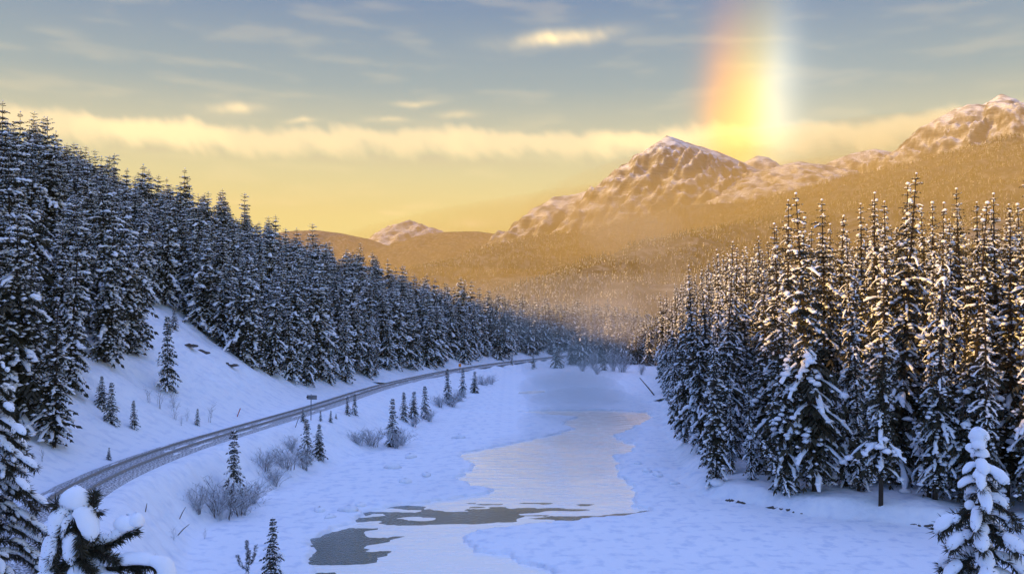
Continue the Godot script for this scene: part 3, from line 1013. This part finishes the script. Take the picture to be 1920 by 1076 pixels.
func build_river_edge() -> void:
	# young spruces: x, d, height, kind, what sets each apart
	var young := [
		[-34.9, 92.3, 7.6, 0, "lone mid-sized spruce standing on the bare snow slope"],
		[-34.2, 77.8, 3.6, 1, "lower of two small spruces stepped on the snow slope"],
		[-36.0, 80.0, 2.8, 2, "upper of two small spruces stepped on the snow slope"],
		[-32.9, 79.3, 2.5, 0, "small dark spruce below the stepped pair on the slope"],
		[-30.3, 87.9, 1.7, 1, "tiny spruce among bare saplings above the track"],
		[-30.7, 69.6, 1.0, 2, "tiny seedling spruce beside the track's inner curve"],
		[-42.4, 114.1, 3.0, 0, "small spruce at the top of the bare snow slope"],
		[-21.3, 70.0, 5.9, 1, "tall young spruce rising from frosted shrubs on near bank"],
		[-19.6, 87.2, 4.3, 0, "larger of two young spruces together below the trackside sign"],
		[-18.9, 89.5, 3.5, 2, "slimmer of two young spruces together below the trackside sign"],
		[-13.4, 102.5, 5.6, 1, "young spruce with frosted shrub at the ice edge, mid bank"],
		[-14.1, 119.0, 3.8, 0, "first young spruce of the bank row of three"],
		[-13.2, 122.7, 4.0, 2, "middle young spruce of the bank row of three"],
		[-12.2, 127.8, 4.7, 1, "last and tallest young spruce of the bank row of three"],
		[-10.5, 148.0, 5.8, 0, "tallest young spruce of the farther bank clump"],
		[-8.7, 161.3, 5.2, 1, "middle young spruce of the farther bank clump"],
		[-7.0, 171.0, 4.3, 2, "last young spruce of the farther bank clump near the mist"],
		[-21.9, 95.6, 1.5, 2, "small spruce beside the foot of the trackside sign"],
		[-20.7, 98.6, 1.2, 0, "small spruce just past the trackside sign"],
		[-20.0, 100.7, 1.4, 1, "small bushy spruce on the embankment brow"],
		[-19.9, 103.2, 0.7, 2, "tiny seedling spruce on the embankment brow"],
		[-19.3, 106.9, 2.3, 0, "nearer of two slim spruces against the track"],
		[-18.7, 108.4, 2.6, 1, "taller of two slim spruces against the track"],
		[-13.6, 52.0, 3.5, 1, "young spruce by the open water at the picture's bottom"],
		[12.6, 254.3, 10.0, 2, "lone misty spruce at the far bend of the river"],
		[5.8, 248.6, 4.0, 0, "small misty spruce at the far end of the track"],
		[0.0, 241.5, 2.6, 1, "tiny misty spruce beside the far end of the track"],
		[24.6, 243.3, 7.5, 0, "slim misty spruce among the golden willows"]]
	var turn := 0.4
	for y in young:
		turn += 1.7
		plant_tree(tree_kinds["young%d" % y[3]], "young_spruce", ground(y[0], y[1]) - Vector3(0, 0.08, 0), y[2], turn, y[4], "young spruces along the track and bank", Vector3.ZERO, 1.0 if y[2] < 5.0 else 0.85)
	plant_tree(tree_kinds["laden2"], "spruce_tree", ground(-33.6, 67.0) - Vector3(0, 0.3, 0), 11.0, 1.0, "broad snow-laden spruce at the foot of the slope by the curve", "", Vector3.ZERO, 1.35)
	plant_tree(tree_kinds["laden4"], "spruce_tree", ground(-36.4, 68.5) - Vector3(0, 0.3, 0), 12.5, 2.0, "tall dark spruce just behind the broad one by the curve", "", Vector3.ZERO, 1.1)
	plant_tree(tree_kinds["laden1"], "leaning_spruce", ground(21.9, 70.6) - Vector3(0, 0.3, 0), 7.5, 0.0, "leaning snow-covered spruce tipped over the right bank", "", Vector3(0, 0, 0.55))
	# bare bushes with hoar frost: x, d, height, wide factor
	var kinds := [shrub(1, 2.0, 1.5, 34), shrub(2, 2.4, 1.2, 30), shrub(3, 2.0, 1.9, 38)]
	var sapling := [shrub(4, 2.6, 0.5, 4), shrub(5, 2.2, 0.6, 5)]
	var spots := [
		[-21.2, 66.2, 3.4, 0, "large frosted bush in front of the near bank spruce"], [-22.2, 64.6, 2.2, 1, "frosted bush sprawling near the track side of the bank spruce"], [-20.2, 67.8, 2.4, 2, "low frosted bush on the water side of the bank spruce"], [-20.6, 71.6, 2.4, 0, "frosted bush behind the near bank spruce"],
		[-20.3, 82.4, 2.5, 2, "wide frosted bush below the paired spruces"], [-19.3, 84.8, 2.4, 1, "frosted bush at the foot of the paired spruces"], [-21.4, 79.0, 2.0, 2, "rounded frosted bush on the bank brow"], [-20.2, 78.0, 1.9, 0, "low frosted bush near the ice below the brow"], [-21.0, 87.0, 1.8, 1, "small frosted bush beside the paired spruces"],
		[-15.4, 100.4, 2.4, 2, "wide frosted bush left of the mid bank spruce"], [-16.6, 98.6, 1.9, 0, "low frosted bush farther from the mid bank spruce"], [-12.9, 101.2, 2.6, 1, "frosted bush wrapped round the mid bank spruce"], [-12.6, 103.6, 2.3, 2, "frosted bush on the ice side of the mid bank spruce"],
		[-11.4, 126.0, 2.2, 1, "frosted bush beside the bank row of three spruces"], [-12.8, 118.2, 1.6, 0, "low frosted bush before the bank row of three spruces"], [-9.8, 146.0, 2.6, 2, "wide frosted bush before the farther spruce clump"], [-11.2, 143.0, 2.3, 0, "frosted bush left of the farther spruce clump"], [-9.0, 155.0, 2.4, 1, "frosted bush inside the farther spruce clump"], [-5.8, 187.0, 2.9, 2, "hazy frosted bush beyond the farther spruce clump"], [-4.4, 192.0, 2.4, 1, "last hazy frosted bush along the left bank"]]
	for s in spots:
		turn += 1.3
		plant_shrub(kinds[s[3]], s[0], s[1], s[2], turn, s[4], "frosted_shrub", 1.3)
	var thin := [[-33.3, 86.3, 2.6, 0, "tallest bare sapling in the slope thicket"], [-34.2, 86.0, 1.8, 1, "leftmost bare sapling in the slope thicket"], [-33.0, 89.1, 2.2, 1, "upper bare sapling in the slope thicket"], [-31.2, 87.6, 1.6, 0, "bare sapling beside the tiny trackside spruce"], [-30.0, 90.4, 2.2, 1, "rightmost bare sapling above the track"], [-31.0, 85.6, 1.3, 0, "short bare sapling nearest the track"], [-31.8, 86.1, 2.4, 1, "slender bare sapling in mid slope"], [-32.6, 63.4, 1.4, 0, "bare sapling by the inner curve of the track"], [-21.2, 57.5, 1.1, 1, "bare twig bush low on the near embankment"], [-20.3, 60.5, 1.0, 0, "small twig bush near the ice at the near bank"]]
	for s in thin:
		turn += 1.1
		plant_shrub(sapling[s[3]], s[0], s[1], s[2], turn, s[4], "bare_sapling")
	var far := [[22.3, 252.0, 6.0, 0, "golden misty willow left of the slim spruce"], [26.6, 240.0, 7.5, 1, "tallest golden misty willow beside the slim spruce"], [28.6, 236.0, 6.0, 2, "golden misty willow right of the tallest one"], [18.6, 240.0, 4.0, 2, "low golden willow at the mist's left edge"], [21.4, 228.0, 3.2, 2, "low frosted willow out on the river ice"], [32.0, 226.0, 3.0, 0, "low frosted willow by the right bank"]]
	for s in far:
		turn += 1.1
		plant_shrub(kinds[s[3]], s[0], s[1], s[2], turn, s[4], "frosted_willow", 0.8)
	# blocks of ice and stone under snow
	var g := RandomNumberGenerator.new()
	g.seed = 41
	var lumps := [[-14.6, 69.5, 0.75], [-13.4, 67.4, 0.55], [-12.5, 69.9, 0.9], [-11.9, 71.7, 0.6], [-9.5, 81.5, 0.8], [-11.6, 88.7, 1.0], [-10.6, 95.5, 0.9], [-6.4, 109.8, 1.0], [-7.9, 84.5, 0.7], [12.8, 86.5, 0.7], [13.5, 84.5, 0.8], [12.6, 91.5, 0.55], [14.3, 80.6, 0.6], [16.9, 75.6, 0.9]]
	var words := ["beside the dark water notch", "nearest the open water's left corner", "largest of the group at the water's left end", "at the tip of the left ice shelf", "alone on the left ice below mid bank", "wide and low on the left ice", "on the left ice off the mid bank spruce", "farthest out on the left ice", "near the left ice rim", "first of the broken blocks under the right trees", "second of the broken blocks under the right trees", "small and farthest of the broken blocks by the right trees", "low at the foot of the right bank trees", "rounded beneath the bend's first trees"]
	for k in lumps.size():
		var q: Array = lumps[k]
		var r: float = q[2]
		var o := base("snow_covered_block", ground(q[0], q[1]) - Vector3(0, 0.06, 0), g.randf() * TAU)
		var dark := Shape.new()
		dark.ball(Vector3(0, r * 0.12, 0), Vector3(r * 0.55, r * 0.2, r * 0.4), 9, 5, g, 0.12)
		part("stone", dark.mesh(mats.earth), o)
		var cap := Shape.new()
		cap.ball(Vector3(0, r * 0.12, 0), Vector3(r * 0.85, r * 0.42, r * 0.62), 14, 8, g, 0.13)
		part("snow_cap", cap.mesh(mats.snow), o)
		tag(o, "snow-capped block " + words[k], "rock", "snow-capped blocks on the ice")
	# bare rock under the lip of the slope
	var ledges := [[-39.0, 109.2, "left of the three dark rock ledges breaking the slope snow"], [-38.4, 111.6, "longest of the three dark rock ledges breaking the slope snow"], [-35.4, 113.2, "lowest small dark rock ledge on the snow slope"]]
	for q in ledges:
		var sh := Shape.new()
		for k in 4:
			sh.ball(Vector3(k * 0.7 - 1.0, g.randf_range(-0.1, 0.1) - k * 0.1, 0.25 * k), Vector3(0.62, 0.2, 0.35), 7, 4, g, 0.2)
		tag(single("rock_ledge", sh.mesh(mats.earth), ground(q[0], q[1]) - Vector3(0, 0.08, 0)), q[2], "rock")
	# roots and earth showing under the right bank's snow lip
	var seams := [[64.6, 0.9, "nearest the picture's right edge"], [69.5, 1.1, "longest of all, midway along the bank"], [72.8, 0.7, "under the leaning spruce"]]
	for q in seams:
		var sh := Shape.new()
		var e := Vector3(at("bank_r", q[0] + 1.0) - at("bank_r", q[0] - 1.0), 0, -2.0).normalized()
		for m in 6:
			sh.ball(e * (m - 2.5) * 0.45 * q[1] + Vector3(g.randf_range(-0.1, 0.1), g.randf_range(-0.05, 0.08), g.randf_range(-0.1, 0.1)), Vector3(0.4 * q[1], 0.13, 0.3), 7, 4, g, 0.25)
		tag(single("bank_earth", sh.mesh(mats.earth), Vector3(at("bank_r", q[0]) + 0.25, 0.12, -q[0])), "dark earth seam under the right bank's snow lip, " + q[2], "earth", "earth seams of the right bank")
	# fallen and broken wood
	var log := Shape.new()
	log.tube([Vector3(-2.6, 3.4, -1.0), Vector3(-1.2, 1.7, -0.4), Vector3(0.3, -0.2, 0)], [0.07, 0.11, 0.14], 6)
	tag(single("leaning_log", log.mesh(mats.bark), ground(26.0, 166.0)), "bare log leaning out from the right bank over the ice", "log")
	for q in [[-22.4, 61.6, 0.9, 0.5, "longer broken stick poking from the near embankment snow"], [-21.5, 58.8, 0.8, 1.0, "lower broken stick near the embankment's foot"], [-22.6, 56.4, 0.6, 0.2, "short broken stick beside the near curve"], [-21.9, 92.2, 1.3, 0.35, "thin leaning stake on the bank left of the sign"]]:
		var st := Shape.new()
		st.tube([Vector3(0, -0.1, 0), Vector3(q[3] * q[2] * 0.5, q[2] * 0.45, 0), Vector3(q[3] * q[2], q[2] * 0.85, 0.05)], [0.035, 0.03, 0.015], 5)
		tag(single("broken_stick", st.mesh(mats.bark), ground(q[0], q[1])), q[4], "stick")
	# the trackside sign, seen from behind
	var sign := base("trackside_sign", ground(-21.5, 97.6), -0.25)
	var pole := Shape.new()
	pole.tube([Vector3(0, -0.3, 0), Vector3(0, 2.75, 0)], [0.05, 0.05], 8)
	part("pole", pole.mesh(mats.grey_metal), sign)
	var bm := BoxMesh.new()
	bm.size = Vector3(1.15, 0.46, 0.05)
	bm.material = mats.grey_metal
	part("board", bm, sign).position = Vector3(0.05, 2.42, -0.08)
	var lamp := BoxMesh.new()
	lamp.size = Vector3(0.16, 0.14, 0.14)
	lamp.material = mats.dark_metal
	part("bracket", lamp, sign).position = Vector3(-0.42, 2.44, 0.03)
	tag(sign, "grey trackside sign on a pole, seen from behind", "sign")
	var stake := BoxMesh.new()
	stake.size = Vector3(0.09, 1.1, 0.09)
	stake.material = mats.red_paint
	var so := single("marker_stake", stake, ground(-28.9, 96.4) + Vector3(0, 0.4, 0))
	so.rotation = Vector3(0, 0.3, -0.35)
	tag(so, "leaning red marker stake on the snow above the track", "stake")
	var mk := base("marker_sign", ground(-11.2, 195.7))
	var mp := Shape.new()
	mp.tube([Vector3(0, -0.2, 0), Vector3(0, 1.7, 0)], [0.04, 0.04], 6)
	part("post", mp.mesh(mats.grey_metal), mk)
	var mb := BoxMesh.new()
	mb.size = Vector3(0.55, 0.7, 0.04)
	mb.material = mats.orange_paint
	part("panel", mb, mk).position = Vector3(0, 1.5, 0.06)
	tag(mk, "small orange marker sign beside the track near the far trees", "sign")

# ---------------------------------------------------------------- near trees, branch by branch
func bough(leaf: Shape, white: Shape, wood: Shape, path: Array, wide: float, needle: float, dense: float, burden: float, g: RandomNumberGenerator) -> void:
	var curve := Curve3D.new()
	for p in path:
		curve.add_point(p)
	for k in path.size():
		var a: Vector3 = path[maxi(k - 1, 0)]
		var b: Vector3 = path[mini(k + 1, path.size() - 1)]
		curve.set_point_in(k, (a - b) * 0.18)
		curve.set_point_out(k, (b - a) * 0.18)
	var l := curve.get_baked_length()
	var core := []
	var radii := []
	for k in 6:
		core.append(curve.sample_baked(l * k / 5.0))
		radii.append(0.016 * (1.1 - k / 5.0) + 0.004)
	wood.tube(core, radii, 5)
	var count := int(l * dense)
	for k in count:
		var s := l * (0.12 + 0.9 * g.randf())
		var p := curve.sample_baked(minf(s, l))
		var t := (curve.sample_baked(minf(s + 0.03, l)) - curve.sample_baked(maxf(s - 0.03, 0.0))).normalized()
		var away := Vector3(g.randf_range(-1, 1), g.randf_range(-1.1, 0.7), g.randf_range(-1, 1)).normalized()
		var dir := (t * 0.75 + away * 0.9).normalized()
		leaf.spray(p + away * 0.01, dir, needle * g.randf_range(0.7, 1.3), needle * 0.055, away.cross(dir).normalized() if absf(away.dot(dir)) < 0.95 else Vector3.UP)
	if burden <= 0.0:
		return
	var pads := maxi(1, int(round(l / (wide * 3.4))))
	for q in pads:
		var s0 := l * lerpf(0.12, 1.0, q / float(pads)) - wide * 0.3
		var s1 := l * lerpf(0.12, 1.0, (q + 1) / float(pads)) + wide * 0.3
		if g.randf() > burden:
			continue
		var pts := []
		var ws := []
		var hs := []
		var fat := g.randf_range(0.75, 1.15)
		for k in 9:
			var f := k / 8.0
			var round_ := sqrt(maxf(0.03, 1.0 - pow(absf(f * 2.0 - 1.0), 2.6)))
			pts.append(curve.sample_baked(clampf(lerpf(s0, s1, f), 0.0, l)) + (path[path.size() - 1] - path[0]).normalized() * maxf(0.0, lerpf(s0, s1, f) - l) + Vector3.UP * wide * 0.42 * round_)
			ws.append(wide * fat * round_ * g.randf_range(0.9, 1.1))
			hs.append(wide * 0.85 * fat * round_ * g.randf_range(0.9, 1.1))
		white.rings(pts, ws, hs, 12, 0.55)

func hero(called: String, pos: Vector3, leaf: Shape, white: Shape, wood: Shape, label: String) -> void:
	var o := base(called, pos)
	part("trunk", wood.mesh(mats.bark), o)
	var c := part("crown", leaf.mesh(mats.needles), o)
	part("snow_clumps", white.mesh(mats.tree_snow), c)
	tag(o, label, "tree")

func laden_spruce(called: String, x: float, d: float, top: float, r: float, gap: float, wide: float, sd: int, label: String) -> void:
	var g := RandomNumberGenerator.new()
	g.seed = sd
	var leaf := Shape.new()
	var white := Shape.new()
	var wood := Shape.new()
	var foot := ground(x, d) - Vector3(0, 0.3, 0)
	var h := top - foot.y
	wood.tube([Vector3.ZERO, Vector3(0, h * 0.6, 0), Vector3(0, h, 0)], [0.014 * h, 0.008 * h, 0.004], 8)
	var y := h - 0.12
	var turn := 0.0
	while y > 0.5:
		var down := h - y
		var reach := r * (1.0 - exp(-down / (h * 0.42))) + 0.06
		turn += 2.4
		var n := 5 if down > 0.6 else 4
		for b in n:
			var az := turn + TAU * b / n + g.randf_range(-0.3, 0.3)
			var out := Vector3(cos(az), 0, sin(az))
			var l := reach * g.randf_range(0.75, 1.15)
			var o := Vector3(0, y + g.randf_range(-0.5, 0.5) * gap, 0)
			var dr := g.randf_range(0.35, 0.75)
			var path := [o, o + out * l * 0.45 + Vector3(0, l * (0.10 - dr * 0.2), 0), o + out * l + Vector3(0, -l * dr * 0.85, 0)]
			bough(leaf, white, wood, path, wide * clampf(0.5 + l / (r * 1.2), 0.55, 1.15), clampf(l * 0.30, 0.1, 0.24), 170.0, 0.72, g)
			# side twigs
			for k in 4:
				var f := g.randf_range(0.35, 0.95)
				var p: Vector3 = path[0].lerp(path[1], f * 2.0) if f < 0.5 else path[1].lerp(path[2], f * 2.0 - 1.0)
				var side := Vector3(-out.z, 0, out.x) * (1.0 if k % 2 else -1.0)
				var q: Vector3 = p + (out * 0.6 + side * 0.8).normalized() * l * 0.36 * (1.2 - f) + Vector3(0, -0.12 * l, 0)
				bough(leaf, white, wood, [p, (p + q) * 0.5 + Vector3(0, 0.02, 0), q], wide * 0.5, clampf(l * 0.22, 0.08, 0.18), 150.0, 0.5, g)
		y -= gap * (0.8 + 0.5 * g.randf())
	for k in 5:
		white.ball(Vector3(g.randf_range(-0.6, 0.6) * wide, h - 0.05 - k * wide * 0.5, g.randf_range(-0.6, 0.6) * wide), Vector3(wide, wide * 0.9, wide) * (1.15 if k == 0 else 0.8), 14, 9, g, 0.08)
	hero(called, foot, leaf, white, wood, label)

func build_foreground() -> void:
	laden_spruce("laden_spruce", 9.2, 18.0, 12.65, 1.55, 0.36, 0.17, 5, "snow-heaped spruce top rising at the picture's bottom right corner")
	laden_spruce("edge_spruce", -16.2, 28.0, 14.8, 2.3, 0.42, 0.15, 6, "large snowy spruce at the picture's left edge before the curve")
	# the pine crowned with thick snow, bottom left
	var g := RandomNumberGenerator.new()
	g.seed = 8
	var leaf := Shape.new()
	var white := Shape.new()
	var wood := Shape.new()
	var foot := ground(-4.75, 10.0) - Vector3(0, 0.2, 0)
	var h := 13.1 - foot.y
	var c := Vector3(0, h, 0)
	wood.tube([Vector3.ZERO, Vector3(0.03, h * 0.5, 0), Vector3(0, h - 0.25, 0), c], [0.06, 0.045, 0.03, 0.012], 8)
	# boughs measured from the tree's tip: points, snow width, burden
	for b in [
			[[[0.0, -0.25, 0.0], [-0.14, -0.30, 0.08], [-0.19, -0.55, 0.12], [-0.22, -0.82, 0.14]], 0.125, 1.0],
			[[[-0.02, -0.27, 0.02], [-0.06, -0.36, 0.14], [-0.08, -0.50, 0.16]], 0.07, 1.0],
			[[[0.02, -0.24, 0.0], [0.12, -0.32, 0.08], [0.21, -0.52, 0.12]], 0.135, 1.0],
			[[[0.0, -0.48, 0.05], [0.02, -0.58, 0.16], [0.03, -0.76, 0.18]], 0.10, 1.0],
			[[[-0.03, -0.52, 0.0], [-0.18, -0.64, 0.06], [-0.27, -0.95, 0.08]], 0.16, 1.0],
			[[[0.0, -0.47, 0.0], [0.20, -0.52, 0.0], [0.34, -0.60, 0.05]], 0.07, 0.0],
			[[[0.04, -0.62, -0.02], [0.30, -0.62, -0.04], [0.50, -0.50, -0.04], [0.63, -0.45, -0.02]], 0.11, 1.0],
			[[[0.03, -0.80, 0.0], [0.40, -0.82, 0.05], [0.76, -0.80, 0.06], [0.98, -0.86, 0.08], [1.05, -1.05, 0.1]], 0.12, 1.0],
			[[[0.02, -0.78, 0.04], [0.08, -0.90, 0.16], [0.12, -1.12, 0.18]], 0.12, 1.0],
			[[[0.0, -0.90, 0.0], [0.35, -0.95, 0.16], [0.62, -1.08, 0.22]], 0.12, 0.7],
			[[[0.0, -0.95, 0.0], [-0.25, -1.05, 0.1], [-0.42, -1.35, 0.12]], 0.17, 1.0],
			[[[0.0, -1.1, 0.0], [0.3, -1.2, 0.2], [0.55, -1.4, 0.25]], 0.15, 1.0],
			[[[0.0, -0.7, 0.0], [0.02, -0.72, -0.25], [0.05, -0.85, -0.5]], 0.12, 1.0],
			[[[0.0, -1.0, 0.0], [-0.1, -1.05, -0.3], [-0.15, -1.25, -0.6]], 0.14, 1.0],
			[[[0.0, -0.35, 0.02], [0.10, -0.45, 0.16], [0.16, -0.62, 0.24]], 0.05, 0.0], [[[0.0, -0.4, 0.02], [-0.12, -0.5, 0.14], [-0.16, -0.7, 0.2]], 0.05, 0.0], [[[0.0, -0.6, 0.02], [0.14, -0.7, 0.18], [0.30, -0.82, 0.26]], 0.05, 0.0], [[[0.0, -0.7, 0.02], [-0.1, -0.85, 0.2], [-0.12, -1.05, 0.25]], 0.05, 0.0], [[[0.1, -0.62, 0.0], [0.32, -0.68, 0.12], [0.5, -0.72, 0.18]], 0.05, 0.0], [[[0.35, -0.8, 0.05], [0.55, -0.92, 0.16], [0.75, -1.0, 0.2]], 0.05, 0.0], [[[0.6, -0.8, 0.05], [0.8, -0.94, 0.14], [0.9, -1.08, 0.18]], 0.05, 0.0], [[[0.0, -0.28, 0.0], [-0.1, -0.2, 0.08], [-0.2, -0.14, 0.1]], 0.05, 0.0],
			[[[0.08, -0.26, 0.0], [0.14, -0.27, 0.03], [0.24, -0.24, 0.03]], 0.035, 1.0],
			[[[0.10, -0.27, 0.02], [0.16, -0.18, 0.02], [0.19, -0.05, 0.02]], 0.035, 0.0]]:
		bough(leaf, white, wood, b[0].map(func(p): return c + Vector3(p[0], p[1], p[2])), b[1], 0.10, 900.0, b[2], g)
	white.ball(c + Vector3(-0.01, -0.13, 0.02), Vector3(0.165, 0.165, 0.15), 18, 12, g, 0.06)
	white.ball(c + Vector3(0.10, -0.22, 0.05), Vector3(0.08, 0.07, 0.08), 12, 8, g, 0.06)
	white.ball(c + Vector3(0.64, -0.36, -0.02), Vector3(0.09, 0.10, 0.09), 14, 9, g, 0.06)
	white.ball(c + Vector3(0.52, -0.40, -0.03), Vector3(0.13, 0.11, 0.12), 14, 9, g, 0.06)
	var y := h - 1.35
	while y > 0.5:
		for k in 4:
			var az := g.randf() * TAU
			var o := Vector3(0, y, 0)
			var l := g.randf_range(0.6, 1.0)
			bough(leaf, white, wood, [o, o + Vector3(cos(az) * l * 0.6, -0.02, sin(az) * l * 0.6), o + Vector3(cos(az) * l, -0.2, sin(az) * l)], 0.13, 0.08, 200.0, 0.9, g)
		y -= 0.35
	hero("snow_crowned_pine", foot, leaf, white, wood, "pine top crowned with thick snow pillows, bottom left corner")
	# a bare pine tip beside the young spruce at the bottom
	leaf = Shape.new()
	white = Shape.new()
	wood = Shape.new()
	foot = ground(-14.9, 51.5)
	for b in [[[0, 0, 0], [0.05, 0.9, 0], [0.0, 2.2, 0]], [[0.02, 0.8, 0], [0.35, 1.2, 0], [0.5, 1.9, 0]], [[0, 0.6, 0], [-0.3, 0.9, 0.1], [-0.5, 1.4, 0.1]], [[0, 0.9, 0], [0.2, 1.2, 0.3], [0.25, 1.7, 0.4]]]:
		bough(leaf, white, wood, b.map(func(p): return Vector3(p[0], p[1], p[2])), 0.08, 0.16, 220.0, 0.25, g)
	hero("pine_sapling", foot, leaf, white, wood, "dark pine sapling beside the young spruce at the bottom")

func build_mist() -> void:
	var warm := Color(1.0, 0.97, 0.93)
	for q in [[4, 1.0, 92, 15, 3.0, 26, 0.012], [8, 1.4, 112, 15, 4.0, 30, 0.014], [11, 1.8, 132, 18, 5.0, 30, 0.016], [10, 2.2, 156, 18, 6, 36, 0.014], [12, 4.0, 186, 20, 10, 44, 0.009], [17, 7.0, 214, 20, 16, 30, 0.005], [24, 12.0, 236, 22, 20, 26, 0.007], [28, 15.0, 246, 12, 22, 16, 0.006], [-3, 0.8, 74, 16, 2.2, 16, 0.006], [5, 0.9, 76, 10, 2.6, 12, 0.006], [16, 13, 262, 50, 16, 40, 0.004], [4, 11, 240, 22, 12, 30, 0.004]]:
		mist("river_mist", Vector3(q[0], q[1], -q[2]), Vector3(q[3], q[4], q[5]), q[6], warm, 0.08)
	# the golden haze that fills the valley under the far mountainside
	var gold := Color(1.0, 0.85, 0.46)
	mist("valley_haze", Vector3(1150, 40, -1750), Vector3(3300, 480, 2400), 0.00050, gold)
	mist("valley_haze", Vector3(-500, 20, -2900), Vector3(3000, 250, 3400), 0.00030, gold)
	mist("valley_haze", Vector3(1300, 230, -2150), Vector3(2600, 480, 1500), 0.00040, gold)
	# blown snow and ground fog far up the valley
	for q in [[190, 150, 1560, 150, 90, 200, 0.0016], [250, 120, 1500, 90, 150, 120, 0.0016], [330, 260, 2300, 420, 120, 300, 0.0009], [420, 470, 4100, 700, 130, 300, 0.0008], [-620, 60, 3300, 1500, 190, 1800, 0.0006], [-300, 40, 2600, 900, 110, 900, 0.0006], [120, 25, 900, 500, 60, 500, 0.0007]]:
		mist("valley_mist", Vector3(q[0], q[1], -q[2]), Vector3(q[3], q[4], q[5]), q[6], warm, 0.2)
